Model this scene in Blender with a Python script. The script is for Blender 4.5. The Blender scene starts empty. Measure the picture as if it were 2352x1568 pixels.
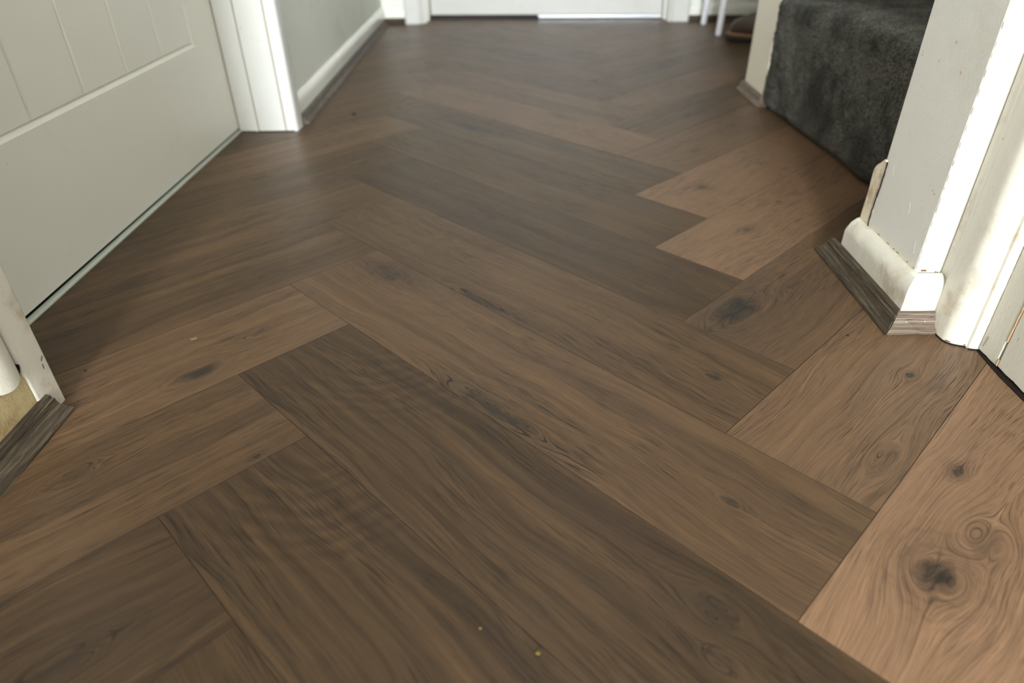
import bpy, bmesh, math, random
from mathutils import Vector, Matrix, noise
random.seed(7)
SC = bpy.context.scene
COL = SC.collection

# ------------------------------------------------------------------ camera
W = 0.12                                    # width of one herringbone plank
YAW, PITCH, ROLL = -0.01232196, 0.59066909, -0.01456978
cam_d = bpy.data.cameras.new('camera'); cam = bpy.data.objects.new('camera', cam_d); COL.objects.link(cam)
cp, sp = math.cos(PITCH), math.sin(PITCH)
fw = Vector((math.sin(YAW)*cp, math.cos(YAW)*cp, -sp))
rt = Vector((math.cos(YAW), -math.sin(YAW), 0)); up = rt.cross(fw)
r2 = rt*math.cos(ROLL) + up*math.sin(ROLL); u2 = -rt*math.sin(ROLL) + up*math.cos(ROLL)
M = Matrix.Identity(4)
for i in range(3):
    M[i][0], M[i][1], M[i][2] = r2[i], u2[i], -fw[i]
M[0][3], M[1][3], M[2][3] = 0.257909, -0.332165, 0.370492
cam.matrix_world = M
cam_d.sensor_width = 36; cam_d.lens = 36*1565.01/2352
cam_d.clip_start = .02
cam_d.dof.use_dof = True; cam_d.dof.focus_distance = 0.60; cam_d.dof.aperture_fstop = 4.5
SC.camera = cam

# ------------------------------------------------------------------ world, light, exposure
wd = bpy.data.worlds.new('world'); SC.world = wd; wd.use_nodes = True
wd.node_tree.nodes['Background'].inputs[0].default_value = (0.78, 0.88, 1.0, 1)
wd.node_tree.nodes['Background'].inputs[1].default_value = 0.25

def area(name, loc, target, sx, sy, power, color):
    l = bpy.data.lights.new(name, 'AREA'); l.shape = 'RECTANGLE'; l.size = sx; l.size_y = sy
    l.energy = power; l.color = color
    o = bpy.data.objects.new(name, l); COL.objects.link(o); o.location = loc
    o.rotation_euler = (Vector(target)-Vector(loc)).to_track_quat('-Z', 'Y').to_euler()
    return o
# daylight through the glazing of the front door behind the camera
area('front_door_daylight', (0.13, -2.90, 1.05), (0.2, 0.6, 0.35), 0.34, 1.40, 212, (0.94, 0.985, 1.05))
# unseen side light added to brighten the right-hand floor
area('side_fill', (1.75, -0.50, 1.00), (0.45, -0.1, 0.0), 0.5, 0.8, 11, (1.0, 0.985, 0.94))
# unseen overhead fill added over the far end of the hall
area('hall_overhead_fill', (0.40, 1.35, 2.3), (0.0, 1.2, 0), 0.30, 0.30, 3.5, (1.0, 0.98, 0.97))
# added fill from above the stairs for the left door and wall
area('stairwell_fill', (1.60, 0.76, 1.15), (-0.25, 0.80, 0.12), 0.45, 0.45, 6.5, (0.97, 0.99, 1.0))
vs = SC.view_settings
SC.display_settings.display_device = 'sRGB'
vs.view_transform = 'Standard'; vs.look = 'None'; vs.gamma = 1; vs.use_curve_mapping = False; vs.exposure = 0.0

# ------------------------------------------------------------------ node helpers
class E:
    """tiny expression wrapper round math nodes"""
    nt = None
    def __init__(s, sock): s.s = sock
    @staticmethod
    def m(op, *a, clamp=False):
        n = E.nt.nodes.new('ShaderNodeMath'); n.operation = op; n.use_clamp = clamp
        for i, x in enumerate(a):
            if isinstance(x, E): E.nt.links.new(x.s, n.inputs[i])
            else: n.inputs[i].default_value = x
        return E(n.outputs[0])
    def __add__(s, o): return E.m('ADD', s, o)
    __radd__ = __add__
    def __sub__(s, o): return E.m('SUBTRACT', s, o)
    def __rsub__(s, o): return E.m('SUBTRACT', o, s)
    def __mul__(s, o): return E.m('MULTIPLY', s, o)
    __rmul__ = __mul__
    def __truediv__(s, o): return E.m('DIVIDE', s, o)
    def __rtruediv__(s, o): return E.m('DIVIDE', o, s)
    def __pow__(s, o): return E.m('POWER', s, o)
def smooth(x, a, b, c=0.0, d=1.0):
    n = E.nt.nodes.new('ShaderNodeMapRange'); n.interpolation_type = 'SMOOTHSTEP'
    E.nt.links.new(x.s, n.inputs[0])
    for i, v in enumerate((a, b, c, d)): n.inputs[i+1].default_value = v
    return E(n.outputs[0])
def comb(x, y, z):
    n = E.nt.nodes.new('ShaderNodeCombineXYZ')
    for i, v in enumerate((x, y, z)):
        if isinstance(v, E): E.nt.links.new(v.s, n.inputs[i])
        else: n.inputs[i].default_value = v
    return n.outputs[0]
def sep(sock):
    n = E.nt.nodes.new('ShaderNodeSeparateXYZ'); E.nt.links.new(sock, n.inputs[0])
    return [E(o) for o in n.outputs]
def attr(name):
    n = E.nt.nodes.new('ShaderNodeAttribute'); n.attribute_name = name; return n.outputs['Vector']
def nz(vec, scale=1.0, detail=2.0, rough=0.5, dist=0.0, dim='3D'):
    n = E.nt.nodes.new('ShaderNodeTexNoise'); n.noise_dimensions = dim
    E.nt.links.new(vec, n.inputs['Vector'])
    n.inputs['Scale'].default_value = scale; n.inputs['Detail'].default_value = detail
    n.inputs['Roughness'].default_value = rough; n.inputs['Distortion'].default_value = dist
    return E(n.outputs[0])
def mix(fac, a, b, mode='MIX'):
    n = E.nt.nodes.new('ShaderNodeMix'); n.data_type = 'RGBA'; n.blend_type = mode
    for i, v in ((0, fac), (6, a), (7, b)):
        if isinstance(v, E): E.nt.links.new(v.s, n.inputs[i])
        elif isinstance(v, (tuple, list)): n.inputs[i].default_value = (*v, 1)
        elif isinstance(v, (int, float)): n.inputs[i].default_value = v
        else: E.nt.links.new(v, n.inputs[i])
    return n.outputs[2]
def lin(r, g, b):
    f = lambda c: (c/255)/12.92 if c/255 <= .04045 else ((c/255+.055)/1.055)**2.4
    return (f(r), f(g), f(b))
def start(name):
    m = bpy.data.materials.new(name); m.use_nodes = True; E.nt = m.node_tree
    bs = m.node_tree.nodes['Principled BSDF']
    return m, bs
def setc(bs, sock):
    if isinstance(sock, tuple): bs.inputs['Base Color'].default_value = (*sock, 1)
    else: E.nt.links.new(sock, bs.inputs['Base Color'])
def bump(bs, h, strength, dist):
    n = E.nt.nodes.new('ShaderNodeBump'); n.inputs['Strength'].default_value = strength
    n.inputs['Distance'].default_value = dist
    E.nt.links.new(h.s, n.inputs['Height']); E.nt.links.new(n.outputs[0], bs.inputs['Normal'])
def objpos():
    return E.nt.nodes.new('ShaderNodeTexCoord').outputs['Object']

# ------------------------------------------------------------------ materials
FA = 0.36
def floor_material():
    m, bs = start('oak_vinyl_plank')
    s, t, _ = sep(attr('plank_uv'))
    tone, seed, hue = sep(attr('rnd'))
    kd = sep(attr('kd')); ke = sep(attr('ke'))
    rs, rtt, rk = sep(attr('rip'))
    psi = t
    dark = None; halo = None; ringsum = None
    for i in range(3):
        ks, kt, kr = sep(attr('k%d' % (i+1)))
        ds = (s-ks)/ke[i]; dt = t-kt
        rr = ds*ds+dt*dt
        R2 = kr*kr
        # streamlines of the grain bending round the knot
        psi = psi - dt*(R2*1.2/(rr+R2*0.50))
        kn_ = nz(comb(ds/kr*1.3, dt/kr*1.3, seed+i), 1.0, 3, .6) - 0.5
        q = E.m('SQRT', rr)/kr + kn_*0.9
        dk = smooth(q, 0.30, 0.80, 1.0, 0.0)*kd[i]
        hl = smooth(q, 0.5, 2.2, 1.0, 0.0)*kd[i]
        rg = smooth(E.m('SINE', q*13.0+kn_*4.0), 0.1, 0.9)*smooth(q, 0.6, 2.8, 1.0, 0.0)*kd[i]
        dark = dk if dark is None else E.m('MAXIMUM', dark, dk)
        halo = hl if halo is None else E.m('MAXIMUM', halo, hl)
        ringsum = rg if ringsum is None else E.m('MAXIMUM', ringsum, rg)
    # slow wander of the grain
    wander = nz(comb(s*0.50, t*1.2, seed*3.1), 1.0, 2, .5) - 0.5
    psi = psi + wander*0.34
    warp2 = nz(comb(s*2.4, t*7.0, seed*5.0), 1.0, 2, .5) - 0.5
    psi = psi + warp2*0.022
    bands = nz(comb(s*0.13, psi*10.0, seed*7.0), 1.0, 4, .62)
    fine = nz(comb(s*0.8, psi*62.0, seed*2.0), 1.0, 3, .70)
    hair = nz(comb(s*5.0, psi*300.0, seed), 1.0, 2, .6)
    pore = nz(comb(s*4.2, psi*230.0, seed*9.0), 1.0, 1, .5)
    pmask = nz(comb(s*0.9, psi*3.0, seed*4.0), 1.0, 2, .5)
    pores = smooth(pore, 0.56, 0.65)*smooth(pmask, 0.36, 0.60, 0.12, 1.0)
    lines = smooth(nz(comb(s*1.1, psi*110.0, seed*8.0), 1.0, 2, .6), 0.58, 0.70)
    blot = nz(comb(s*0.7, t*1.6, seed*6.0), 1.0, 3, .55)
    # rays / arcs crossing the grain
    dxr = (s-rs); dyr = (t-rtt)*1.1
    dist = E.m('SQRT', dxr*dxr+dyr*dyr) + (nz(comb(s*3, t*3, seed), 1, 2, .5)-0.5)*0.20
    arcs = E.m('SINE', dist*52.0)*smooth(dist, 0.25, 0.45)*smooth(dist, 0.95, 1.5, 1.0, 0.0)*rk
    arcs = arcs*smooth(dxr, -0.15, 0.35)
    base = mix(smooth(bands, 0.22, 0.78), lin(100, 77, 51), lin(149, 115, 78))
    base = mix(smooth(blot, 0.42, 0.72, 0.0, 0.50), base, lin(111, 86, 67))
    base = mix(hue, base, lin(160, 125, 96))
    lum = 1.04 + (fine-0.5)*1.05 + (hair-0.5)*1.05 + arcs*0.15 - ringsum*0.20 - lines*0.38
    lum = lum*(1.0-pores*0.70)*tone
    lum = lum*(1.0-halo*0.12)
    v = E.nt.nodes.new('ShaderNodeVectorMath'); v.operation = 'SCALE'
    E.nt.links.new(base, v.inputs[0]); E.nt.links.new((lum*FA).s, v.inputs['Scale'])
    grey = nz(comb(s*6, psi*30, seed), 1.0, 3, .6)
    c = mix(dark*smooth(grey, 0.30, 0.62, 0.45, 1.0), v.outputs[0], lin(25, 22, 19))
    c = mix(halo*smooth(blot, 0.35, 0.7, 0.05, 0.30), c, lin(46, 40, 33))
    setc(bs, c)
    g = nz(comb(s*20, t*20, seed), 1, 2, .5)
    E.nt.links.new((0.41+pores*0.12+(g-0.5)*0.08+(fine-0.5)*0.1).s, bs.inputs['Roughness'])
    bs.inputs['Specular IOR Level'].default_value = 0.29
    bump(bs, fine*0.35+hair*0.25-pores*0.9, 0.35, 0.0004)
    return m

def simple(name, col, rough=0.5, spec=0.5, metal=0.0):
    m, bs = start(name); setc(bs, col); bs.inputs['Roughness'].default_value = rough
    bs.inputs['Specular IOR Level'].default_value = spec; bs.inputs['Metallic'].default_value = metal
    return m

def paint(name, col, rough=0.45, lump=0.3, lscale=90, grime=(150, 128, 92), gamt=0.25, gscale=14, gthr=(0.56, 0.74), specks=0.5):
    """brushed paint with uneven old coats, grime patches and small chips"""
    m, bs = start(name)
    p = objpos()
    x, y, z = sep(p)
    a = nz(p, gscale, 5, .65)
    b = nz(p, gscale*7, 4, .6)
    c = mix(smooth(a, gthr[0], gthr[1], 0.0, gamt)*smooth(b, 0.3, 0.6, 0.35, 1.0), lin(*col), lin(*grime))
    sp_ = nz(p, 160, 1, .5); sp2 = nz(p, 19, 1, .5)
    c = mix(smooth(sp_, 0.74, 0.78)*smooth(sp2, 0.55, 0.65)*specks, c, lin(120, 84, 60))
    tint = nz(p, 5, 2, .5)
    c = mix(smooth(tint, .3, .7, 0.0, 0.10), c, lin(max(col[0]-30, 0), max(col[1]-30, 0), max(col[2]-34, 0)))
    setc(bs, c)
    bs.inputs['Roughness'].default_value = rough
    l1 = nz(p, lscale, 3, .6); l2 = nz(p, lscale*6, 2, .6)
    # vertical brush marks
    st = nz(comb(x*420, y*420, z*16), 1, 2, .5)
    bump(bs, l1*1.0+l2*0.35+st*0.20, lump, 0.0012)
    return m

def wall_paint(name, col, rough=0.6):
    """roller stippled wall paint with scratches and plaster chips"""
    m, bs = start(name); p = objpos(); x, y, z = sep(p)
    a = nz(p, 9, 5, .6); sp_ = nz(p, 120, 1, .5); sp2 = nz(p, 13, 1, .5)
    c = mix(smooth(a, 0.5, 0.75, 0.0, 0.22), lin(*col), lin(168, 156, 134))
    c = mix(smooth(sp_, 0.72, 0.75)*smooth(sp2, 0.56, 0.62)*0.6, c, lin(166, 122, 92))
    setc(bs, c); bs.inputs['Roughness'].default_value = rough
    st = nz(p, 520, 2, .6); lg = nz(p, 60, 3, .6)
    bump(bs, st*0.5+lg*0.4, 0.30, 0.0008)
    return m

def bead_material(name, a, b, c_):
    m, bs = start(name)
    l, q, _ = sep(attr('run_uv'))
    fine = nz(comb(l*22, q*1100, 1.7), 1, 3, .65); hair = nz(comb(l*55, q*1500, 4.2), 1, 2, .6)
    wide = nz(comb(l*5, q*160, 0.3), 1, 2, .5)
    c = mix(smooth(wide, .3, .7), lin(*a), lin(*b))
    c = mix(smooth(fine, .50, .62, 0.0, 0.85), c, lin(*c_))
    c = mix(smooth(hair, .54, .64, 0.0, 0.85), c, lin(34, 26, 20))
    setc(bs, c); bs.inputs['Roughness'].default_value = 0.60; bs.inputs['Specular IOR Level'].default_value = 0.25
    bump(bs, fine*0.6-smooth(hair, .6, .7)*0.6, 0.4, 0.0006)
    return m

def carpet_material():
    m, bs = start('charcoal_carpet'); p = objpos(); x, y, z = sep(p)
    mott = nz(p, 11, 4, .62); mott2 = nz(p, 30, 3, .6)
    tuft = nz(p, 330, 2, .7)
    c = mix(smooth(mott*0.65+mott2*0.35, 0.38, 0.62), lin(44, 44, 40), lin(124, 123, 114))
    c = mix(smooth(tuft, 0.38, 0.60, 0.92, 0.0), c, lin(18, 18, 16))
    setc(bs, c); bs.inputs['Roughness'].default_value = 0.95
    bs.inputs['Specular IOR Level'].default_value = 0.1
    bs.inputs['Sheen Weight'].default_value = 0.35; bs.inputs['Sheen Roughness'].default_value = 0.5
    bs.inputs['Sheen Tint'].default_value = (0.6, 0.6, 0.56, 1)
    bump(bs, tuft, 1.0, 0.008)
    return m

MAT = {}
MAT['floor'] = floor_material()
MAT['subfloor'] = simple('dark_seam', lin(50, 36, 32), 0.8, 0.2)
MAT['door_grey'] = paint('warm_grey_door_paint', (224, 222, 209), 0.42, 0.10, 40, gamt=0.08, specks=0.15)
MAT['trim_soft'] = paint('soft_white_gloss', (208, 209, 203), 0.35, 0.25, 60, gamt=0.12, specks=0.3)
MAT['trim_white'] = paint('old_white_gloss', (238, 237, 228), 0.35, 0.30, 60, gamt=0.16, specks=0.4)
MAT['trim_near'] = paint('worn_cream_gloss', (204, 200, 186), 0.36, 0.45, 45, grime=(150, 126, 88), gamt=0.55, gthr=(0.50, 0.64), specks=0.8)
MAT['trim_dirty'] = paint('yellowed_dirty_gloss', (170, 154, 114), 0.42, 0.6, 60, grime=(112, 88, 54), gamt=0.55, gthr=(0.45, 0.65), specks=0.9)
MAT['batten'] = paint('scuffed_cream_batten', (228, 216, 190), 0.45, 0.8, 50, grime=(148, 116, 82), gamt=0.6, gthr=(0.45, 0.65), gscale=40)
MAT['door_right'] = paint('worn_grey_door_paint', (204, 201, 187), 0.40, 0.35, 40, gamt=0.25, specks=0.5)
MAT['skirt_gloss'] = paint('white_gloss_skirting', (236, 236, 228), 0.22, 0.12, 50, gamt=0.10, specks=0.2)
MAT['trim_newel'] = paint('cream_post_paint', (240, 233, 214), 0.4, 0.3, 60, gamt=0.15, specks=0.3)
MAT['wall'] = wall_paint('stippled_grey_wall', (220, 218, 209))
MAT['wall_far'] = wall_paint('pale_grey_wall', (228, 231, 222))
MAT['grime'] = simple('yellowed_caulk', lin(136, 120, 84), 0.7)
MAT['raw_wood'] = simple('bare_wood_split', lin(214, 176, 138), 0.8)
MAT['gap'] = simple('dark_gap_shade', lin(34, 28, 24), 0.9, 0.1)  # joints and cracks, also the painted shade at trim feet
MAT['bead_dark'] = bead_material('brown_oak_bead', (46, 38, 29), (66, 56, 43), (98, 88, 70))
MAT['bead_grey'] = bead_material('greyed_oak_bead', (92, 76, 64), (108, 92, 80), (134, 128, 112))
MAT['bead_mid'] = bead_material('grey_brown_oak_bead', (76, 68, 60), (96, 88, 78), (124, 120, 108))
MAT['carpet'] = carpet_material()
MAT['metal'] = simple('brushed_aluminium', lin(214, 218, 222), 0.40, 0.5, 1.0)
MAT['strip'] = simple('pale_door_strip', lin(196, 202, 188), 0.35, 0.5)
MAT['ceiling'] = simple('white_ceiling', lin(225, 224, 218), 0.8)
MAT['white_tube'] = simple('white_coated_steel', lin(232, 232, 236), 0.35)
MAT['leather'] = simple('dark_brown_leather', lin(60, 42, 24), 0.35)
MAT['welt'] = simple('tan_welt', lin(128, 96, 68), 0.6)
MAT['sole'] = simple('black_rubber', lin(20, 18, 17), 0.7)
MAT['lace'] = simple('ochre_lace', lin(150, 112, 50), 0.7)
MAT['nail'] = simple('bright_nail_head', lin(220, 220, 225), 0.25, 0.5, 0.9)
MAT['yellow'] = simple('yellow_crumb', lin(88, 70, 10), 0.6)
MAT['flake'] = simple('dry_flake', lin(118, 96, 68), 0.5)
MAT['black'] = simple('dark_grit', lin(20, 16, 14), 0.7)

# ------------------------------------------------------------------ mesh helpers
def link(name, verts, faces, mat, parent=None, smooth_=False, uv=None, origin=None):
    me = bpy.data.meshes.new(name)
    verts = [Vector(v) for v in verts]
    o = bpy.data.objects.new(name, me)
    if origin is not None:
        O = Vector(origin); verts = [v-O for v in verts]; o.location = O
    me.from_pydata(verts, [], faces); me.update()
    if mat: me.materials.append(mat)
    COL.objects.link(o)
    if parent: o.parent = parent
    bm = bmesh.new(); bm.from_mesh(me); bmesh.ops.recalc_face_normals(bm, faces=bm.faces); bm.to_mesh(me); bm.free()
    if smooth_:
        for p in me.polygons: p.use_smooth = True
        if smooth_ is not True: me.set_sharp_from_angle(angle=math.radians(smooth_))
    return o
def tag(o, label, cat, group=None):
    o['label'] = label; o['category'] = cat
    if group: o['group'] = group
    return o
def struct(o): o['kind'] = 'structure'; return o
def bevel(o, w=0.0015, seg=2):
    b = o.modifiers.new('bevel', 'BEVEL'); b.width = w; b.segments = seg; b.limit_method = 'ANGLE'; b.angle_limit = math.radians(35)
    return o
def box(name, a, b, mat, parent=None, bev=0.0):
    x0, y0, z0 = a; x1, y1, z1 = b
    v = [(x0, y0, z0), (x1, y0, z0), (x1, y1, z0), (x0, y1, z0), (x0, y0, z1), (x1, y0, z1), (x1, y1, z1), (x0, y1, z1)]
    f = [(0, 3, 2, 1), (4, 5, 6, 7), (0, 1, 5, 4), (1, 2, 6, 5), (2, 3, 7, 6), (3, 0, 4, 7)]
    o = link(name, v, f, mat, parent)
    if bev: bevel(o, bev)
    return o
def prism(name, poly, z0, z1, mat, parent=None, bev=0.0, sm=False, base=None, rows=None):
    """vertical extrusion of a plan outline; base(i) may raise the foot of each outline point"""
    n = len(poly)
    lv = rows or [z0, z1]
    v = []
    for j, z in enumerate(lv):
        for i, q in enumerate(poly):
            zz = z
            if j == 0 and base: zz = base(i, q)
            v.append((q[0], q[1], zz))
    f = [tuple(range(n))[::-1], tuple((len(lv)-1)*n+i for i in range(n))]
    for j in range(len(lv)-1):
        for i in range(n):
            k = (i+1) % n
            f.append((j*n+i, j*n+k, (j+1)*n+k, (j+1)*n+i))
    o = link(name, v, f, mat, parent, smooth_=sm)
    if bev: bevel(o, bev)
    return o
def sweep(name, prof, path, mat, parent=None, side=1, sm=40, jitter=0.0, endcut=None):
    """closed profile (d,z) swept along a plan polyline with mitred corners; d is measured to the given side"""
    P = [Vector(q) for q in path]; n = len(prof); v = []; L = 0; uvs = []
    per = [0]
    for i in range(1, n): per.append(per[-1]+math.dist(prof[i], prof[i-1]))
    for i, q in enumerate(P):
        if i: L += (P[i]-P[i-1]).length
        t0 = (P[i]-P[i-1]).normalized() if i else (P[1]-P[0]).normalized()
        t1 = (P[i+1]-P[i]).normalized() if i < len(P)-1 else t0
        n0 = Vector((-t0.y, t0.x))*side; n1 = Vector((-t1.y, t1.x))*side
        nn = (n0+n1); nn = nn/nn.dot(n0) if nn.length > 1e-6 else n0
        for k, (d, z) in enumerate(prof):
            c = q + nn*d
            if endcut and i in (0, len(P)-1): c = c + t1*endcut(i, d)
            j = noise.noise(Vector((c.x*60, c.y*60, k*3.1)))*jitter
            v.append((c.x+nn.x*j, c.y+nn.y*j, max(z+j, 0) if z > 0 else z)); uvs.append((L, per[k]))
    f = []
    for i in range(len(P)-1):
        for k in range(n):
            kk = (k+1) % n
            f.append((i*n+k, i*n+kk, (i+1)*n+kk, (i+1)*n+k))
    f.append(tuple(range(n))[::-1]); f.append(tuple((len(P)-1)*n+k for k in range(n)))
    o = link(name, v, f, mat, parent, smooth_=sm)
    a = o.data.attributes.new('run_uv', 'FLOAT_VECTOR', 'POINT')
    for i, (l, q) in enumerate(uvs): a.data[i].vector = (l, q, 0)
    return o
def line(a, b, n):
    return [(a[0]+(b[0]-a[0])*i/n, a[1]+(b[1]-a[1])*i/n) for i in range(n+1)]

# ------------------------------------------------------------------ FLOOR: herringbone planks
R2 = math.sqrt(.5)
def uvw(u, v): return ((u+v)*R2*W, (v-u)*R2*W)          # a = (1,-1)/sqrt2, b = (1,1)/sqrt2
# knots per plank: (s, t, radius, elongation, darkness) in plank widths
KN = {
 ('B', 2, 0): [(3.80, .26, .11, 2.4, .85), (4.40, .06, .06, 3.0, .55)],
 ('A', 2, 0): [(.50, .28, .13, 2.2, .45), (2.75, -.42, .09, 6.0, .8), (4.345, -.02, .05, 2.0, .75)],
 ('A', 3, 0): [(2.50, -.46, .08, 5.5, .70), (4.606, 0, .045, 2.0, .8)],
 ('B', 4, 1): [(.50, -.27, .19, 2.4, 1.0), (1.25, -.12, .05, 3.5, .35)],
 ('B', 5, 1): [(1.036, -.04, .07, 1.5, .9), (1.98, -.16, .05, 1.7, .8)],
 ('B', 6, 1): [(.752, -.06, .07, 1.6, .85)],
 ('B', 7, 1): [(.886, .118, .07, 2.5, .7)],
 ('B', 3, 1): [(1.534, .141, .05, 1.5, .95), (.5, .35, .10, 3.0, .3)],
 ('B', 2, 1): [(1.695, -.277, .05, 1.5, .95), (.80, -.108, .15, 1.35, .95), (1.22, .02, .13, 1.6, .35)],
 ('A', 6, 0): [(1.41, .0, .13, 5.0, .95), (3.2, .2, .08, 3.0, .5)],
 ('A', 7, 0): [(3.18, .36, .07, 3.0, .7)],
 ('A', 4, 0): [(2.81, -.31, .05, 2.5, .45)],
 ('B', 1, 0): [(3.75, -.24, .09, 2.5, .35), (4.665, .44, .03, 1.5, .9)],
 ('B', 0, 0): [(4.32, .107, .10, 2.5, .5)],
 ('A', 1, 0): [(3.67, .266, .10, 2.0, .40), (3.85, .05, .08, 2.0, .35)],
}
TONE = {('A', -1, 0): (.50, 0), ('A', -2, 0): (.55, 0), ('A', 0, 0): (.55, .05), ('A', 1, 0): (.63, .0), ('A', 2, 0): (.98, .15), ('A', 3, 0): (.93, .10), ('A', 4, 0): (.64, .0),  # tone, hue; low tones of the nearest planks also paint in shade
        ('A', 5, 0): (.80, 0), ('A', 6, 0): (.84, .0), ('A', 7, 0): (1.20, .3), ('A', 8, 0): (1.05, .15), ('A', 9, 0): (.95, .0),
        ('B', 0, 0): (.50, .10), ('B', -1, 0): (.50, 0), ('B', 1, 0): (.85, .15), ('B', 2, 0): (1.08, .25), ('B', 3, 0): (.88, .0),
        ('B', 4, 0): (1.0, .05), ('B', 5, 0): (.95, 0), ('B', 6, 0): (1.15, .2), ('B', 7, 0): (.95, .1),
        ('B', 2, 1): (1.58, .75), ('B', 3, 1): (1.24, .40), ('B', 4, 1): (.92, .35), ('B', 5, 1): (1.30, .65), ('B', 6, 1): (1.30, .60),
        ('B', 7, 1): (1.0, .35), ('B', 8, 1): (.84, .0), ('B', 9, 1): (1.05, .3), ('B', 10, 1): (.85, .0), ('B', 1, 1): (1.0, .4)}
RIP = {('A', 1, 0): (.25, .70, 1.0), ('A', 0, 0): (-.05, .62, 1.0), ('A', 3, 0): (.9, 1.1, .5), ('A', 2, 0): (.6, .9, .4)}
X0, X1, Y0, Y1 = -0.35, 2.05, -3.0, 2.45
fv, ff, meta = [], [], []
def add_plank(typ, k, m):
    if typ == 'A': u0, u1, v0, v1 = -k+5*m, -k+5+5*m, k+5*m, k+1+5*m
    else: u0, u1, v0, v1 = -k+5*m, -k+1+5*m, k-5+5*m, k+5*m
    cs = [uvw(u, v) for u in (u0, u1) for v in (v0, v1)]
    if max(c[0] for c in cs) < X0 or min(c[0] for c in cs) > X1 or max(c[1] for c in cs) < Y0 or min(c[1] for c in cs) > Y1: return
    rr = random.Random(hash((k*131+m*17, 5 if typ == 'A' else 9)))
    key = (typ, k, m)
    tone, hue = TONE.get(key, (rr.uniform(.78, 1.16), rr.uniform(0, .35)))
    seed = rr.uniform(0, 60)
    if key == ('A', 1, 0) or key == ('A', 0, 0): seed = 13.7      # the same print repeated on two neighbours
    kn = KN.get(key)
    if kn is None:
        kn = [(rr.uniform(.6, 4.4), rr.uniform(-.35, .35), rr.uniform(.04, .09), rr.uniform(1.6, 3), rr.uniform(.3, .8))] if rr.random() < .55 else []
    kn = (kn + [(-60, 0, .02, 2, 0)]*3)[:3]
    g = 0.0022                                                  # half seam, in plank widths
    i0 = len(fv)
    for gg, z in ((g, 0.0), (-0.0, -0.0009)):
        a0, a1, b0, b1 = u0+gg, u1-gg, v0+gg, v1-gg
        for u, v in ((a0, b0), (a1, b0), (a1, b1), (a0, b1)):
            x, y = uvw(u, v); fv.append((x, y, z, u, v))
    for f in ((0, 1, 2, 3), (0, 4, 5, 1), (1, 5, 6, 2), (2, 6, 7, 3), (3, 7, 4, 0)):
        ff.append(tuple(i0+q for q in f)); meta.append((typ, u0, v0, tone, seed, hue, kn, RIP.get(key, (-60, 0, 0))))
for m in range(-5, 7):
    for k in range(-34, 40):
        add_plank('A', k, m); add_plank('B', k, m)
fl = link('floor', [v[:3] for v in fv], ff, MAT['floor']); struct(fl)
me = fl.data
# recalc normals keeps order; make sure tops look up
uvl = me.attributes.new('plank_uv', 'FLOAT_VECTOR', 'POINT')
for fi, (typ, u0, v0, *_r) in enumerate(meta):
    for vi in ff[fi]:
        x, y, z, u, v = fv[vi]
        uvl.data[vi].vector = (u-u0, v-v0-.5, 0) if typ == 'A' else (v-v0, u-u0-.5, 0)
def fattr(name, fn):
    a = me.attributes.new(name, 'FLOAT_VECTOR', 'FACE')
    for i, mt in enumerate(meta): a.data[i].vector = fn(mt)
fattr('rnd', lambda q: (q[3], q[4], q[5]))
for i in range(3): fattr('k%d' % (i+1), lambda q, i=i: (q[6][i][0], q[6][i][1], q[6][i][2]))
fattr('ke', lambda q: [q[6][i][3] for i in range(3)])
fattr('kd', lambda q: [q[6][i][4] for i in range(3)])
fattr('rip', lambda q: q[7])
me.materials.append(MAT['subfloor'])
for i, p in enumerate(me.polygons): p.material_index = 0 if i % 5 == 0 else 1
sub = box('floor_subfloor', (X0, Y0, -0.05), (X1+.0, Y1, -0.0010), MAT['subfloor']); struct(sub)
sub.name = 'floor_base'

# ------------------------------------------------------------------ WALLS
DH = 2.0; CH = 2.42
def S(o): return struct(o)
# left side: wall before the door, wall beyond the door, lintel
S(box('wall_left_near', (-0.30, -3.0, 0), (-0.156, 0.112, CH), MAT['wall']))
lf0, lf1 = (-0.1565, 0.945), (-0.1745, 2.10)
S(prism('wall_left_far', [(-0.30, 0.935), (-0.1565, 0.935), lf0, lf1, (-0.1765, 2.35), (-0.30, 2.35)], 0, CH, MAT['wall_far']))
S(box('wall_left_shade_stub', (-0.156, -1.20, 0), (-0.085, -1.10, CH), MAT['wall']))  # unseen stub added to shade the near left side
S(box('wall_left_lintel', (-0.30, 0.112, DH+.045), (-0.156, 0.935, CH), MAT['wall']))
# right side: the pillar between the near door and the stairs
S(prism('wall_right_pillar', [(0.645, 0.2595), (0.6685, 0.2595), (0.80, 0.2595), (0.80, 0.371), (0.645, 0.371)], 0, CH, MAT['wall'], bev=0.0025))
S(box('wall_right_near', (0.70, -3.0, 0), (0.82, -0.80, CH), MAT['wall']))
S(box('wall_side_room', (2.0, -1.75, 0), (2.1, 0.371, CH), MAT['wall']))
S(box('wall_right_lintel', (0.70, -0.80, DH+.05), (0.82, 0.2548, CH), MAT['wall']))
S(prism('wall_right_newel', [(0.7435, 1.058), (0.86, 1.058), (0.86, 1.185), (0.7435, 1.185)], 0, CH, MAT['trim_newel'], bev=0.003))
S(box('wall_right_far', (1.25, 1.10, 0), (1.35, 2.35, CH), MAT['wall_far']))
S(box('wall_back', (-0.30, -3.1, 0), (0.82, -3.0, CH), MAT['wall']))
S(box('wall_side_back', (0.82, -1.85, 0), (2.1, -1.75, CH), MAT['wall']))
S(box('ceiling', (-0.30, -3.1, CH), (0.82, 2.35, CH+.06), MAT['ceiling']))
S(box('ceiling_side', (0.8202, -1.85, CH), (2.1, 0.371, CH+.06), MAT['ceiling']))
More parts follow.
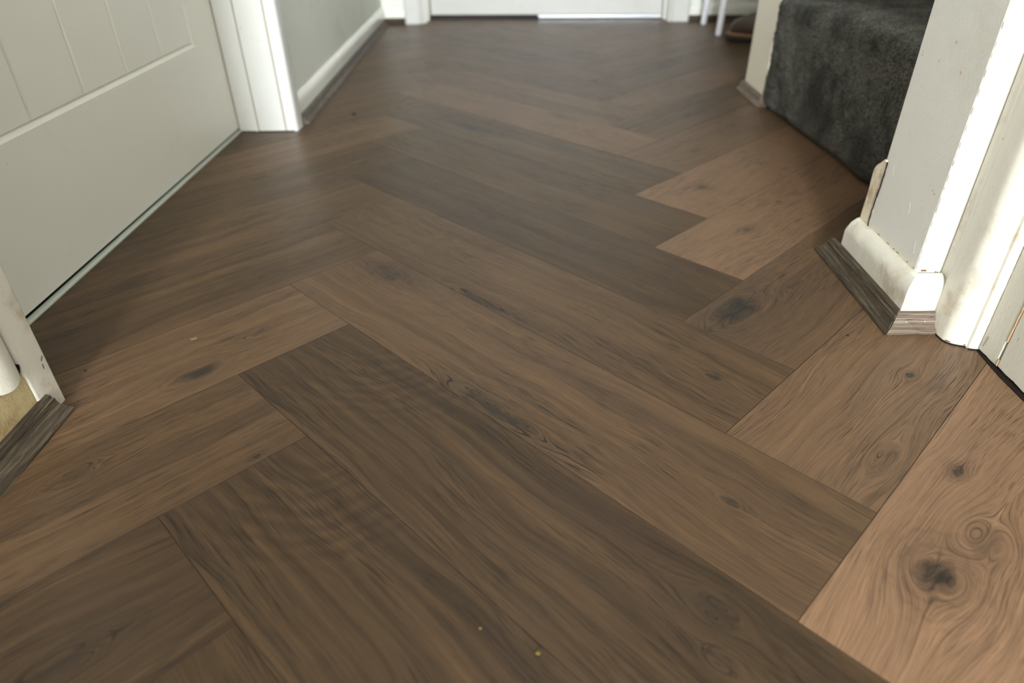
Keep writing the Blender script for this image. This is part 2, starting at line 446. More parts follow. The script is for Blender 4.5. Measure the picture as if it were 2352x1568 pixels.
S(box('wall_stair_near', (0.8002, 0.255, 0), (2.0, 0.371, CH), MAT['wall']))
S(box('wall_stair_far', (0.8602, 1.058, 0), (1.75, 1.10, CH), MAT['wall']))

# far wall with its door
def farY(x, base, sl): return base + sl*(x-0.35)
S(prism('wall_far_left', [(-0.30, 2.085), (-0.045, 2.083), (-0.045, 2.30), (-0.30, 2.30)], 0, CH, MAT['wall_far']))
S(prism('wall_far_right', [(0.752, 2.070), (1.35, 2.064), (1.35, 2.28), (0.752, 2.28)], 0, CH, MAT['wall_far']))
S(box('wall_far_lintel', (-0.045, 2.08, DH+.03), (0.752, 2.28, CH), MAT['wall_far']))
# far door: leaf with two sunk panels, threshold bar and knob
def panelled_leaf(name, a, b, z0, z1, th, mat):
    """upright slab between plan points a and b"""
    ax, ay = a; bx, by = b; d = Vector((bx-ax, by-ay)).normalized(); n = Vector((-d.y, d.x))*th
    o = prism(name, [(ax, ay), (bx, by), (bx+n.x, by+n.y), (ax+n.x, ay+n.y)], z0, z1, mat, bev=0.0015)
    return o
d2 = S(panelled_leaf('door_2', (-0.027, 2.160), (0.733, 2.118), 0.012, DH, 0.038, MAT['trim_soft']))
for z0, z1 in ((0.28, 0.86), (1.02, 1.84)):
    for x0, x1 in ((0.08, 0.31), (0.40, 0.63)):
        fr = [(x0, z0), (x1, z0), (x1, z1), (x0, z1)]
        vv, fc = [], []
        for k, (dd, oo) in enumerate(((0, 0.0002), (.008, -.006), (.016, -.006), (.022, .0002))):
            for (x, z) in ((x0+dd, z0+dd), (x1-dd, z0+dd), (x1-dd, z1-dd), (x0+dd, z1-dd)):
                vv.append((x, 2.160-.0553*(x+.027)+oo, z))
        for k in range(3):
            for i in range(4):
                j = (i+1) % 4; fc.append((k*4+i, k*4+j, k*4+4+j, k*4+4+i))
        link('door_panel_moulding', vv, fc, MAT['trim_white'], d2)
S(prism('trim_8', [(0.330, 2.1325), (0.7325, 2.1100), (0.7325, 2.1165), (0.330, 2.1385)], 0.0035, 0.0115, MAT['metal'], bev=0.0012))
# architraves round the far door (stepped profile)
def architrave_far(name, xi, xo, yf, sgn):
    w = abs(xo-xi)
    pts = [(xi, yf+.022), (xi, yf+.004), (xi+sgn*.006, yf+.001), (xi+sgn*.012, yf+.004), (xi+sgn*.014, yf), (xo-sgn*.004, yf-.004), (xo, yf), (xo, yf+.022)]
    return S(prism(name, pts, 0, DH+.03, MAT['trim_soft'], bev=0.0012))
architrave_far('trim_9', -0.040, -0.1000, 2.060, -1)
architrave_far('trim_10', 0.7400, 0.8065, 2.046, 1)
# lining of the far door, showing as narrow stepped strips
S(prism('trim_11', [(-0.045, 2.079), (-0.034, 2.079), (-0.034, 2.115), (-0.029, 2.115), (-0.029, 2.158), (-0.045, 2.20)], 0, DH, MAT['trim_white'], bev=0.0008))
S(prism('trim_12', [(0.752, 2.068), (0.740, 2.068), (0.740, 2.095), (0.7345, 2.095), (0.7345, 2.115), (0.752, 2.15)], 0, DH, MAT['trim_white'], bev=0.0008))

# ------------------------------------------------------------------ BASEBOARDS
def torus_profile(depth, h, wall=0.0, r=0.011):
    return [(wall, 0), (depth, 0), (depth, h-.0165), (depth*.97, h-.0135), (depth*.86, h-.0092), (depth*.68, h-.0052), (depth*.46, h-.0024), (depth*.22, h-.0006), (wall, h)]
S(sweep('baseboard_left_far', torus_profile(0.0095, 0.050), line((-0.1568, 0.962), (-0.1745, 2.07), 20), MAT['skirt_gloss'], side=-1, jitter=.0004))
S(sweep('baseboard_left_near', [(0, 0), (0.0150, 0), (0.0154, 0.044), (0.0140, 0.0475), (0.008, 0.0490), (0, 0.0495)], line((-0.1565, -2.99), (-0.1565, 0.1065), 90), MAT['trim_dirty'], side=-1, jitter=.0006))
S(sweep('baseboard_right', torus_profile(0.0135, 0.053, r=.014),
        line((0.6455, 0.388), (0.6455, 0.2545), 24)+line((0.6455, 0.2545), (0.668, 0.2545), 6)[1:], MAT['trim_near'], side=-1, jitter=.0007, sm=50))
S(sweep('baseboard_far_left', torus_profile(0.012, 0.050), line((-0.1745, 2.083), (-0.1005, 2.082), 4), MAT['trim_white'], side=-1))
S(sweep('baseboard_far_right', torus_profile(0.012, 0.050), line((0.8070, 2.0690), (1.25, 2.0645), 8), MAT['trim_white'], side=-1))

# ------------------------------------------------------------------ FLOOR BEADS (scotia)
def scotia(d, h):
    return [(0, 0), (d, 0), (d+.0002, .0022*h/.02), (d-.0012, .0042*h/.02), (d*.80, .0052*h/.02), (d*.62, .0070*h/.02), (d*.50, .0096*h/.02),
            (d*.43, .0130*h/.02), (d*.42, .0150*h/.02), (d*.34, .0160*h/.02), (d*.30, .0185*h/.02), (d*.18, .0200*h/.02), (0, .0203*h/.02)]
mit = lambda i, d: 0.0
S(sweep('trim_1', scotia(0.0162, 0.020), line((0.6318, 0.402), (0.6318, 0.2416), 30), MAT['bead_dark'], side=-1,
        endcut=lambda i, d: (-0.9*d if i == 0 else d), jitter=.00025))
t2 = S(sweep('trim_2', scotia(0.0145, 0.0185), line((0.6322, 0.2412), (0.6660, 0.2412), 8), MAT['bead_grey'], side=-1,
        endcut=lambda i, d: (-d if i == 0 else 0), jitter=.0002))
def disc(name, c, nrm, r, mat, parent=None, h=.0006, n=12):
    nrm = Vector(nrm).normalized(); q = nrm.to_track_quat('Z', 'Y'); vs_, f = [], []
    for k, (rad, z) in enumerate(((r, 0), (r, h*.6), (r*.6, h))):
        for i in range(n):
            a = 2*math.pi*i/n; vs_.append(Vector(c)+q @ Vector((rad*math.cos(a), rad*math.sin(a), z)))
    for k in range(2):
        for i in range(n):
            j = (i+1) % n; f.append((k*n+i, k*n+j, k*n+n+j, k*n+n+i))
    f.append(tuple(2*n+i for i in range(n))); f.append(tuple(range(n))[::-1])
    return link(name, vs_, f, mat, parent, smooth_=True)
for x in (0.6368, 0.6550): disc('nail', (x, 0.2338, 0.0105), (0, -1, .25), .0009, MAT['nail'], t2)
S(sweep('trim_3', scotia(0.0190, 0.0195), line((-0.1430, -2.99), (-0.1430, 0.1165), 90), MAT['bead_dark'], side=-1,
        endcut=lambda i, d: (0 if i == 0 else .2*d), jitter=.0003))
S(sweep('trim_4', scotia(0.0150, 0.0180), line((-0.1480, 0.957), (-0.1678, 2.058), 40), MAT['bead_mid'], side=-1,
        endcut=lambda i, d: (0.4*d if i == 0 else 0), jitter=.0002))
S(sweep('trim_5', scotia(0.0150, 0.0170), line((-0.1660, 2.070), (-0.1005, 2.069), 4), MAT['bead_dark'], side=-1))
S(sweep('trim_6', scotia(0.0180, 0.0170), line((0.8070, 2.0570), (1.25, 2.052), 8), MAT['bead_dark'], side=-1))
S(sweep('trim_7', scotia(0.0150, 0.0180), line((0.7432, 1.190), (0.7432, 1.0575), 10)+line((0.7432, 1.0575), (0.7570, 1.0575), 2)[1:], MAT['bead_grey'], side=-1,
        endcut=lambda i, d: 0.0))

# ------------------------------------------------------------------ LEFT DOOR
# leaf with one large V-grooved field
DX = -0.250
gy = [0.3886-.1066*2, 0.3886-.1066, 0.3886, 0.4953, 0.6015, 0.7071]
fy0, fy1, fz0, fz1 = 0.3335-.09*0+(-.0), 0.8138, 0.1720, 1.84
def left_door():
    y0, y1, z0, z1 = 0.2572, 0.9150, 0.0075, DH
    fy0_ = 0.358-.0; 
    o = box('door_1', (DX-.036, y0-.10, z0), (DX-.0075, y1, z1), MAT['door_grey'])
    # front face built as strips with real V grooves between the boards
    ys = [y0-.10]; 
    gr = [0.2820, 0.3886, 0.4953, 0.6015, 0.7071]
    hw = 0.0026; dp = 0.0062
    v, f = [], []
    def quad(a, b, c, d):
        i = len(v); v.extend([a, b, c, d]); f.append((i, i+1, i+2, i+3))
    X = DX; Xb = DX-.0015                                    # field boards lie a touch behind the stiles
    bw = 0.0075                                              # width of the moulded border
    fa, fb = 0.1660, 0.8138                                  # field in y
    za, zb = 0.1715, 1.82
    # stiles and rails
    quad((X, y0-.10, z0), (X, fa-bw, z0), (X, fa-bw, z1), (X, y0-.10, z1))
    quad((X, fb+bw*.35, z0), (X, y1, z0), (X, y1, z1), (X, fb+bw*.35, z1))
    quad((X, fa-bw, z0), (X, fb+bw*.35, z0), (X, fb+bw*.35, za-bw), (X, fa-bw, za-bw))
    quad((X, fa-bw, zb+bw), (X, fb+bw*.35, zb+bw), (X, fb+bw*.35, z1), (X, fa-bw, z1))
    # border moulding: slope in and small step
    A = [(fa-bw, za-bw), (fb+bw*.35, za-bw), (fb+bw*.35, zb+bw), (fa-bw, zb+bw)]
    B = [(fa-bw*.4, za-bw*.35), (fb, za-bw*.35), (fb, zb+bw*.35), (fa-bw*.4, zb+bw*.35)]
    C = [(fa, za), (fb-bw*.25, za), (fb-bw*.25, zb), (fa, zb)]
    for P, Q, xp, xq in ((A, B, X, X-.0036), (B, C, X-.0036, Xb)):
        for i in range(4):
            j = (i+1) % 4
            quad((xp, *P[i]), (xp, *P[j]), (xq, *Q[j]), (xq, *Q[i]))
    # boards
    edges = [fa]+[g for g in gr if g > fa]+[fb-bw*.25]
    for i in range(len(edges)-1):
        a = edges[i]+(hw if i else 0); b = edges[i+1]-(hw if i < len(edges)-2 else 0)
        quad((Xb, a, za), (Xb, b, za), (Xb, b, zb), (Xb, a, zb))
        if i < len(edges)-2:
            g = edges[i+1]
            quad((Xb, g-hw, za), (Xb-dp, g, za), (Xb-dp, g, zb), (Xb, g-hw, zb))
            quad((Xb-dp, g, za), (Xb, g+hw, za), (Xb, g+hw, zb), (Xb-dp, g, zb))
            i0 = len(v); v.extend([(Xb, g-hw, za), (Xb, g+hw, za), (Xb-dp, g, za)]); f.append((i0, i0+1, i0+2))
    # edges of the facing
    quad((X, y0-.10, z0), (X, y1, z0), (X-.0074, y1, z0), (X-.0074, y0-.10, z0))
    quad((X, y1, z0), (X, y1, z1), (X-.0074, y1, z1), (X-.0074, y1, z0))
    fc = link('door_face', v, f, MAT['door_grey'], o)
    knob = []
    return o
d1 = S(left_door())
# brush strip / threshold under the leaf
S(prism('trim_13', [(-0.2520, 0.13), (-0.2440, 0.13), (-0.2472, 0.917), (-0.2550, 0.917)], 0.0, 0.0030, MAT['strip'], bev=0.0006))
S(box('floor_threshold', (-0.30, 0.13, -0.0005), (-0.2521, 0.917, 0.0012), MAT['gap']))
# far jamb: stop, lining, rounded architrave edge, caulk lines in the joints
S(box('trim_14', (-0.2490, 0.9155, 0), (-0.2155, 0.9345, DH), MAT['trim_soft'], bev=.0009))
S(box('trim_15', (-0.2140, 0.9165, 0), (-0.1656, 0.9345, DH), MAT['trim_soft'], bev=.0009))
S(box('trim_16', (-0.2995, 0.9180, 0), (-0.1620, 0.9350, DH), MAT['grime']))
def rounded(pts, r, seg=4):
    out = []
    n = len(pts)
    for i, p in enumerate(pts):
        a = Vector(pts[i-1]); b = Vector(p); c = Vector(pts[(i+1) % n])
        rr = min(r, (a-b).length*.45, (c-b).length*.45)
        p0 = b+(a-b).normalized()*rr; p1 = b+(c-b).normalized()*rr
        for k in range(seg+1):
            t = k/seg; out.append(tuple(p0*(1-t)**2+b*2*t*(1-t)+p1*t*t))
    return out
arch = [(-0.1634, 0.9170)]+rounded([(-0.1500, 0.9168), (-0.1440, 0.9185), (-0.1425, 0.9250), (-0.1420, 0.9480), (-0.1440, 0.9530), (-0.1560, 0.9545)], .004)+[(-0.1634, 0.9545)]
S(prism('trim_17', arch, 0, DH+.03, MAT['trim_soft'], sm=50))
S(prism('trim_23', [(-0.1570, 0.9535), (-0.1490, 0.9550), (-0.1552, 0.9580)], 0.045, DH, MAT['grime']))
# near casing: flat band against the leaf, fat rounded outer moulding that stops above the skirting
band = rounded([(-0.30, 0.1340), (-0.30, 0.108), (-0.1420, 0.1065), (-0.1405, 0.1085), (-0.1405, 0.1345), (-0.1430, 0.1365), (-0.29, 0.1365)], .0015, 3)
S(prism('trim_18', band, 0, DH+.03, MAT['trim_near'], sm=50))
tor = rounded([(-0.1560, 0.1060), (-0.1420, 0.1050), (-0.1345, 0.0960), (-0.1330, 0.0850), (-0.1360, 0.0720), (-0.1440, 0.0640), (-0.1560, 0.0620)], .006)
def foot(i, q):
    return 0.0500+0.010*((q[1]-0.085)/0.02)**2*0.6+0.006*max(0, (-0.134-q[0])/.02)
S(prism('trim_19', tor, 0.0505, DH+.03, MAT['trim_near'], sm=60, base=foot, rows=[0.0505, 0.066, 0.075, DH+.03]))

near = bpy.data.objects['trim_19']
vv, fc = [], []
for i in range(17):
    y = .0640+.0425*i/16; zc = foot(0, (-.1345, y))+.0004; xx = -.1405-.0020*math.cos(i*.7)
    vv += [(-.1555, y, zc-.0016), (-.1555, y, zc+.0010), (xx+.0006, y, zc+.0006), (xx+.0006, y, zc-.0012)]
for i in range(16):
    a = i*4
    for k in range(4): fc.append((a+k, a+(k+1) % 4, a+4+(k+1) % 4, a+4+k))
link('dark_joint', vv, fc, MAT['gap'], near)  # dark line where the moulding ends above the skirting

# ------------------------------------------------------------------ RIGHT DOOR CASING
cas = rounded([(0.6690, 0.2590), (0.6690, 0.2470), (0.6652, 0.2405), (0.6652, 0.2350), (0.6655, 0.2260), (0.6662, 0.2165), (0.6695, 0.2110), (0.6745, 0.2078),
               (0.6812, 0.2056), (0.6826, 0.2046), (0.6832, 0.2012), (0.6875, 0.2000), (0.6905, 0.1996), (0.7200, 0.1996), (0.72, 0.2590), (0.69, 0.2590)], .003, 3)
S(prism('trim_20', cas, 0, DH+.05, MAT['trim_near'], sm=50))
# lining board, split, then the door leaf; both stop short of the floor
def ragged(name, x0, x1, y0, y1, mat, amp=.0016, zb=.006):
    n = 24; v, f = [], []
    for j in range(n+1):
        y = y0+(y1-y0)*j/n
        z = zb+amp*noise.noise(Vector((y*130, 2, x0*10)))
        v += [(x0, y, z), (x0, y, 2.0), (x1, y, 2.0), (x1, y, z)]
    for j in range(n):
        a = j*4; b = a+4
        for k in range(4):
            kk = (k+1) % 4; f.append((a+k, a+kk, b+kk, b+k))
    f.append((0, 1, 2, 3)); f.append((n*4+3, n*4+2, n*4+1, n*4))
    return link(name, v, f, mat)
lin_ = S(ragged('trim_21', 0.6905, 0.72, 0.1722, 0.1992, MAT['door_right'], zb=.002, amp=.001)); bevel(lin_, .0008)
d3 = S(ragged('door_3', 0.6905, 0.728, -0.12, 0.1695, MAT['door_right'], zb=.003, amp=.0018)); bevel(d3, .0008)
# bare timber showing in the split between them
n = 260; v, f = [], []
for j in range(n+1):
    z = .003+1.99*(j/n)**2.2
    w_ = .0008*noise.noise(Vector((0, 3, z*90))); e_ = .0012*noise.noise(Vector((4, 3, z*160)))
    v += [(0.6903+w_*.3, 0.1693+w_, z), (0.6900, 0.1709+e_, z), (0.6925, 0.1716+e_*.5, z)]
for j in range(n):
    a = j*3
    if noise.noise(Vector((9, 1, v[a][2]*26))) > .33: continue
    f += [(a, a+1, a+4, a+3), (a+1, a+2, a+5, a+4)]
link('wood_split', v, f, MAT['raw_wood'], d3)
S(prism('floor_doorway_strip', [(0.6892, 0.1990), (0.6878, 0.1800), (0.6862, 0.1560), (0.6866, 0.1210), (0.6862, -0.12), (0.735, -0.12), (0.735, 0.199)], -0.0004, 0.0009, MAT['gap']))  # dark strip on the floor along the door foot

# batten on the stair side of the pillar, with a curved top
bat = [(0.366, 0.004), (0.3868, 0.004), (0.3872, 0.060), (0.3862, 0.085), (0.3876, 0.106), (0.3868, 0.1115), (0.3822, 0.1170), (0.3765, 0.1210), (0.3712, 0.1262), (0.366, 0.1262)]
bat2 = rounded(bat, .003, 3)
nb = len(bat2)
v = [(0.6440, y, z) for y, z in bat2]+[(0.668, y, z) for y, z in bat2]
f = [tuple(range(nb))[::-1], tuple(range(nb, 2*nb))]+[(i, (i+1) % nb, nb+(i+1) % nb, nb+i) for i in range(nb)]
o = S(link('trim_22', v, f, MAT['batten'], smooth_=40)); bevel(o, .001)
# ragged joints of dirt, filler and painted-in shade: where trims meet the floor, the plaster and each other
def dirt_shade_line(name, pts, w, h, mat, parent, seed=0, gap=.25, step=.0012):
    P = [Vector(p) for p in pts]; vv, fc = [], []; prev = None; L = 0
    for i in range(len(P)-1):
        n = max(1, int((P[i+1]-P[i]).length/step))
        for j in range(n):
            c = P[i].lerp(P[i+1], j/n); L += step
            q = noise.noise(Vector((L*140, seed, 0)))
            if q < -gap: prev = None; continue
            ww = w*(.5+.7*abs(noise.noise(Vector((L*260, seed, 4)))))
            a = len(vv)
            vv += [c+Vector((-ww, -ww, -h)), c+Vector((ww*.4, ww*.4, -h)), c+Vector((ww*.4, ww*.4, h)), c+Vector((-ww, -ww, h*(.6+q))) ]
            if prev is not None:
                for k in range(4): fc.append((prev+k, prev+(k+1) % 4, a+(k+1) % 4, a+k))
            prev = a
    return link(name, vv, fc, mat, parent)
MAT['rust'] = simple('brown_dirt', lin(104, 76, 52), 0.8)
MAT['caulk'] = simple('old_cream_filler', lin(206, 196, 168), 0.6)
bas = bpy.data.objects['baseboard_right']
dirt_shade_line('dirt_shade_line', [(0.6449, 0.362, 0.0535), (0.6449, 0.262, 0.0535)], .0005, .0006, MAT['caulk'], bas, 1, .6)
dirt_shade_line('dirt_shade_line', [(0.6446, 0.350, 0.0542), (0.6446, 0.262, 0.0542)], .0004, .0003, MAT['rust'], bas, 2, -.05)
dirt_shade_line('dirt_shade_line', [(0.6500, 0.2585, 0.0538), (0.6680, 0.2580, 0.0540)], .0008, .0007, MAT['rust'], bas, 3, -.02)
dirt_shade_line('dirt_shade_line', [(0.6640, 0.2560, 0.0535), (0.6680, 0.2500, 0.0440), (0.6670, 0.2440, 0.0420)], .0009, .0007, MAT['rust'], bas, 5, .1)
ca = bpy.data.objects['trim_20']
base_pts = [(q[0]-.0006, q[1]-.0005, .0006) for q in cas if q[1] < .236]
dirt_shade_line('dirt_shade_line', base_pts, .0007, .0007, MAT['gap'], ca, 7, .5)  # casing foot: dirt with contact shade painted in
dirt_shade_line('dirt_shade_line', [(q[0]-.0002, q[1]-.0002, .0022) for q in cas if q[1] < .236], .0004, .0005, MAT['rust'], ca, 8, -.08)
dirt_shade_line('dirt_shade_line', [(0.6903, 0.1990, .002), (0.6903, 0.1990, .30)], .0003, .0004, MAT['gap'], ca, 9, .4)
dirt_shade_line('dirt_shade_line', [(0.6903, 0.1950, .008), (0.6903, 0.1930, .020)], .0007, .0007, MAT['rust'], ca, 10, .2)
bnd = bpy.data.objects['trim_18']
dirt_shade_line('dirt_shade_line', [(-0.1403, 0.1335, .050), (-0.1401, 0.1290, .046), (-0.1401, 0.1270, .034)], .0006, .0006, MAT['rust'], bnd, 11, .1)
dirt_shade_line('dirt_shade_line', [(-0.1403, 0.1080, .018), (-0.1400, 0.1220, .004)], .0004, .0005, MAT['rust'], bnd, 12, -.05)
jm = bpy.data.objects['trim_15']
dirt_shade_line('dirt_shade_line', [(-0.2480, 0.9152, .0008), (-0.1500, 0.9160, .0008)], .0006, .0008, MAT['gap'], jm, 13, .4)  # dirt and painted shade along the jamb foot
t1 = bpy.data.objects['trim_1']
dirt_shade_line('dirt_shade_line', [(0.6153, 0.2252, .0006), (0.6205, 0.2305, .0070), (0.6250, 0.2350, .0155), (0.6310, 0.2405, .0200)], .0004, .0005, MAT['caulk'], t1, 14, .4, .0006)
pts_ = [(0.6451, 0.2592+.0006*math.sin(z_*60), z_) for z_ in [.055+.01*k for k in range(34)]]
dirt_shade_line('dirt_shade_line', pts_, .0005, .0006, MAT['caulk'], bpy.data.objects['wall_right_pillar'], 15, -.05)

# hairline crack between batten and plaster
v, f = [], []
for j in range(31):
    z = .05+.075*j/30; yy = 0.3655-.0012*math.sin(z*70)-.0010*noise.noise(Vector((z*220, 0, 0))) - .0006
    hwid = .00035*(1+noise.noise(Vector((z*150, 5, 0))))
    v += [(0.6434, yy-hwid, z), (0.6434, yy+hwid, z), (0.6446, yy+hwid, z), (0.6446, yy-hwid, z)]
for j in range(30):
    a = j*4
    for k in range(4): f.append((a+k, a+(k+1) % 4, a+4+(k+1) % 4, a+4+k))
link('crack', v, f, MAT['gap'], o)

# chips knocked out of the pillar's plaster: thin flat scars with an orange brick tint
pil = bpy.data.objects['wall_right_pillar']
def chip(y, z, r, seed):
    rr = random.Random(seed); n = 9; vv = [(0.6446, y, z)]
    for i in range(n):
        a = 2*math.pi*i/n; q = r*rr.uniform(.55, 1.3); vv.append((0.64470, y+q*math.cos(a)*.8, z+q*math.sin(a)*1.2))
    link('plaster_chip', vv, [(0, i+1, (i+1) % n+1) for i in range(n)], MAT['raw_wood'], pil)
for i, (y, z, r) in enumerate(((0.3129, 0.2506, .0015), (0.3307, 0.2315, .0012), (0.2928, 0.2295, .0015), (0.3399, 0.1617, .0007), (0.3680, 0.1920, .0010), (0.345, 0.205, .0007))):
    chip(y, z, r, i)

# raised paint runs and scratches on the pillar face
def scratch(y, z, dy, dz, w):
    n = 8; vv, fc = [], []
    for i in range(n+1):
        t = i/n; hw = w*1.0*math.sin(math.pi*min(max(t, .04), .96)); yy = y+dy*t+.0006*math.sin(t*5+y*90); zz = z+dz*t
        vv += [(0.6449, yy-hw, zz), (0.64478, yy, zz), (0.6449, yy+hw, zz)]
    for i in range(n):
        a = i*3; fc += [(a, a+1, a+4, a+3), (a+1, a+2, a+5, a+4)]
    link('paint_ridge', vv, fc, MAT['wall'], pil)
for a in ((.3480, .1160, .004, .010, .00010), (.3010, .095, .003, .010, .00010), (.2720, .066, .003, .012, .00012)):
    scratch(*a)

# ------------------------------------------------------------------ STAIRS (carpeted)
def stairs():
    y0, y1 = 0.3715, 1.0575
    rise, going, r = 0.198, 0.225, 0.022
    prof = []
    x = 0.7425; z = 0.0
    def arc(cx, cz, a0, a1, rad, n=10):
        for i in range(n+1):
            a = a0+(a1-a0)*i/n; prof.append((cx+rad*math.cos(a), cz+rad*math.sin(a)))
    prof.append((x+.010, 0.0)); prof.append((x+.003, .006))
    for s_ in range(3):
        n = 60
        for i in range(n): prof.append((x, z+.012+(rise-r-.012)*i/n))
        arc(x+r, z+rise-r, math.pi, math.pi/2, r, 14)
        for i in range(1, 60): prof.append((x+r+(going-r)*i/60, z+rise))
        x += going; z += rise
    ny = 300; v, f = [], []
    for i, (px, pz) in enumerate(prof):
        a = prof[max(i-1, 0)]; b = prof[min(i+1, len(prof)-1)]
        t = Vector((b[0]-a[0], b[1]-a[1])); t = t.normalized() if t.length > 0 else Vector((0, 1)); nx, nz_ = -t.y, t.x
        for j in range(ny+1):
            y = y0+(y1-y0)*j/ny
            sk = 0.023*(1.0575-y)/.44
            q = Vector((px*1.0, y, pz))
            d = noise.noise(q*14)*.0035+noise.noise(q*45)*.0016+noise.noise(q*230)*.0024
            v.append((px+sk*.9+nx*d, y, max(pz+nz_*d, 0.0005)))
    m = ny+1
    for i in range(len(prof)-1):
        for j in range(ny):
            f.append((i*m+j, i*m+j+1, (i+1)*m+j+1, (i+1)*m+j))
    me = bpy.data.meshes.new('stair_flight'); me.from_pydata(v, [], f); me.materials.append(MAT['carpet'])
    for p in me.polygons: p.use_smooth = True
    o = bpy.data.objects.new('stair_flight', me); COL.objects.link(o)
    tag(o, 'charcoal grey plush carpeted stair steps between two cream pillars', 'stairs')
    return o
stairs()

# ------------------------------------------------------------------ STOOL beyond the far pillar
def tube(name, pts, r, mat, parent=None, n=14, cap=True):
    v, f = [], []
    for i, p in enumerate(pts):
        p = Vector(p); t = (Vector(pts[min(i+1, len(pts)-1)])-Vector(pts[max(i-1, 0)])).normalized()
        q = t.to_track_quat('Z', 'Y')
        rr = r if not isinstance(r, (list, tuple)) else r[i]
        for k in range(n):
            a = 2*math.pi*k/n; v.append(p+q @ Vector((rr*math.cos(a), rr*math.sin(a), 0)))
    for i in range(len(pts)-1):
        for k in range(n):
            kk = (k+1) % n; f.append((i*n+k, i*n+kk, (i+1)*n+kk, (i+1)*n+k))
    f.append(tuple(range(n))[::-1]); f.append(tuple((len(pts)-1)*n+k for k in range(n)))
    return link(name, v, f, mat, parent, smooth_=60)
st = bpy.data.objects.new('stool', None); COL.objects.link(st); st.location = (0.98, 1.885, 0)
tag(st, 'white metal stool on slim round legs beside the brown shoe', 'stool')
def leg(cx, cy):
    dx = (0.98-cx)*.10
    o = tube('leg', [(cx-.98, cy-1.885, 0.001), (cx-.98, cy-1.885, .004), (cx-.98+dx*.2, cy-1.885, .08), (cx-.98+dx, cy-1.885, .43)], [.0075, .0088, .0092, .0092], MAT['white_tube'], st)
    return o
for cx in (0.8385, 1.12):
    for cy in (1.790, 1.978): leg(cx, cy)
sx = .155; seat = rounded([(-sx, -.11), (sx, -.11), (sx, .11), (-sx, .11)], .03, 5)
prism('seat', seat, .43, .452, MAT['white_tube'], st, bev=.004)
for sy in (-.095, .093): tube('rail', [(-.132, sy, .30), (.130, sy, .30)], .006, MAT['white_tube'], st)

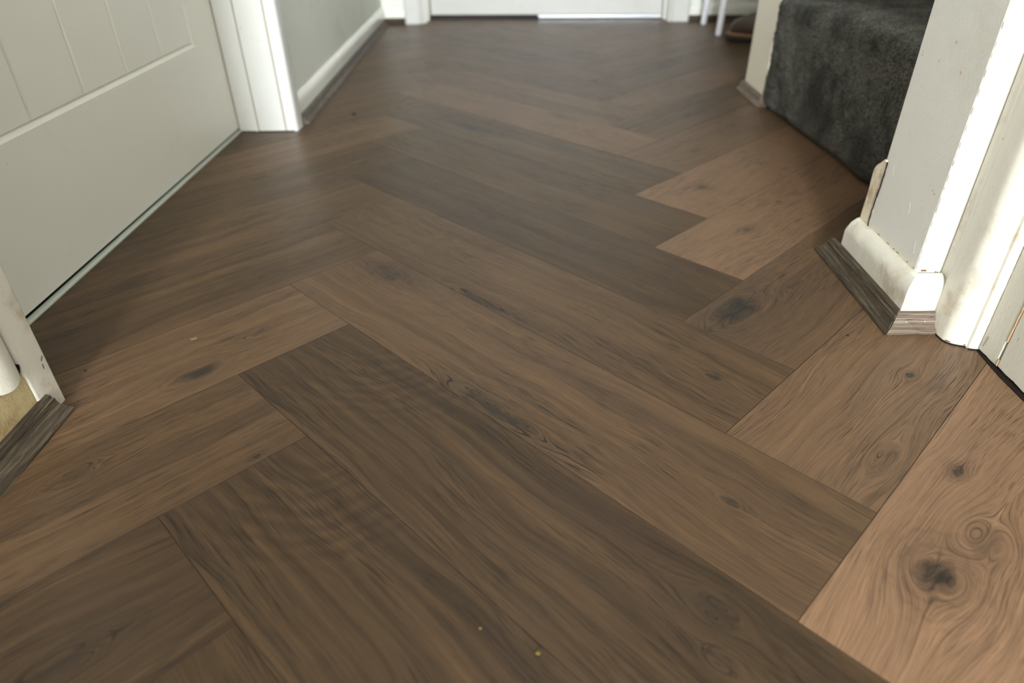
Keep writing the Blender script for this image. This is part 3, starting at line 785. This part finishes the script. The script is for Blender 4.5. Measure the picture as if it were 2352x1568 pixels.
# ------------------------------------------------------------------ SHOE
def shoe():
    e = bpy.data.objects.new('shoe', None); COL.objects.link(e)
    e.location = (0.858, 1.735, 0); e.rotation_euler = (0, 0, math.radians(-14))
    tag(e, 'dark brown lace-up leather shoe with tan welt behind the cream stair post', 'shoe')
    L_ = .275
    def half(s):   # outline half width along length s in 0..1
        return .012+.036*math.sin(math.pi*min(1, s*1.15+.10))**.6 if s < .75 else .036-.010*((s-.75)/.25)**2
    def outline(grow, n=26):
        top = [(L_*i/n, half(i/n)+grow) for i in range(n+1)]
        bot = [(x, -y) for x, y in reversed(top)]
        tip = [(-.012-grow, 0)]
        return tip+top+[(L_+.006+grow, .012), (L_+.006+grow, -.012)]+bot
    sole = prism('sole', outline(.005), 0.0005, .014, MAT['sole'], e, bev=.003)
    prism('welt', outline(.004), .0142, .022, MAT['welt'], e, bev=.002)
    # upper: stacked outlines
    lv = [(.0222, 1.0, 0.0), (.035, 1.03, 0.0), (.048, .92, .02), (.060, .72, .10), (.072, .62, .22), (.086, .60, .34), (.105, .62, .42), (.118, .62, .45)]
    v, f = [], []; n = 44
    for z, sc_, cut in lv:
        for k in range(n):
            a = 2*math.pi*k/n
            s = .5-.5*math.cos(a); s2 = cut+(1-cut)*s
            y = half(max(s2, .02))*sc_*(1 if math.sin(a) > 0 else -1)*abs(math.sin(a))**.45
            v.append((s2*(L_-.004)-.004*(1-s), y, z))
    for i in range(len(lv)-1):
        for k in range(n):
            kk = (k+1) % n; f.append((i*n+k, i*n+kk, (i+1)*n+kk, (i+1)*n+k))
    f.append(tuple(range(n))[::-1]); f.append(tuple((len(lv)-1)*n+k for k in range(n)))
    up_ = link('upper', v, f, MAT['leather'], e, smooth_=50)
    for i in range(4):
        x = .062+.020*i; z = .062+.0125*i
        tube('lace', [(x-.006, -.024, z-.010), (x-.004, -.012, z+.001), (x, 0, z+.004), (x+.004, .012, z+.001), (x+.006, .024, z-.010)], .0022, MAT['lace'], e, n=8)
    tube('lace', [(.10, -.005, .094), (.085, -.03, .090), (.070, -.036, .070), (.078, -.038, .052)], .0022, MAT['lace'], e, n=8)
shoe()

# ------------------------------------------------------------------ LITTER on the floor
def crumb(name, x, y, r, mat, label, cat, seed, flat=.5, group=None, stretch=1.0, rot=0):
    bm = bmesh.new(); bmesh.ops.create_icosphere(bm, subdivisions=2, radius=r)
    for v in bm.verts:
        d = 1+.35*noise.noise(v.co/r*1.3+Vector((seed, 0, 0)))
        v.co = Vector((v.co.x*d*stretch, v.co.y*d, v.co.z*d*flat))
    z = min(v.co.z for v in bm.verts)
    for v in bm.verts: v.co.z -= z
    me = bpy.data.meshes.new(name); bm.to_mesh(me); bm.free(); me.materials.append(mat)
    for p in me.polygons: p.use_smooth = True
    o = bpy.data.objects.new(name, me); COL.objects.link(o); o.location = (x, y, 0.0001); o.rotation_euler = (0, 0, rot)
    return tag(o, label, cat, group)
crumb('crumb', 0.2333, -0.0886, .0011, MAT['yellow'], 'tiny yellow crumb on the plank, the smaller and farther of the two yellow ones', 'crumb', 1)
crumb('crumb', 0.2674, -0.1046, .0017, MAT['yellow'], 'larger yellow crumb nearest the bottom edge of the floor', 'crumb', 2)
crumb('flake', -0.0647, 0.2294, .0020, MAT['flake'], 'pale beige curled flake on the plank near the dark oval knot', 'flake', 3, .12, None, 1.9, .5)
crumb('grit', -0.1490+.004, 0.1765, .0011, MAT['black'], 'black speck of grit on the floor beside the near left door casing', 'grit', 4)
crumb('grit', 0.5794, 0.2257, .0013, MAT['black'], 'black speck of grit on the floor beside the mitred floor bead', 'grit', 5)
crumb('grit', -0.0610, 1.0222, .0040, MAT['black'], 'black speck of grit on the floor in front of the far left skirting', 'grit', 6, .3)
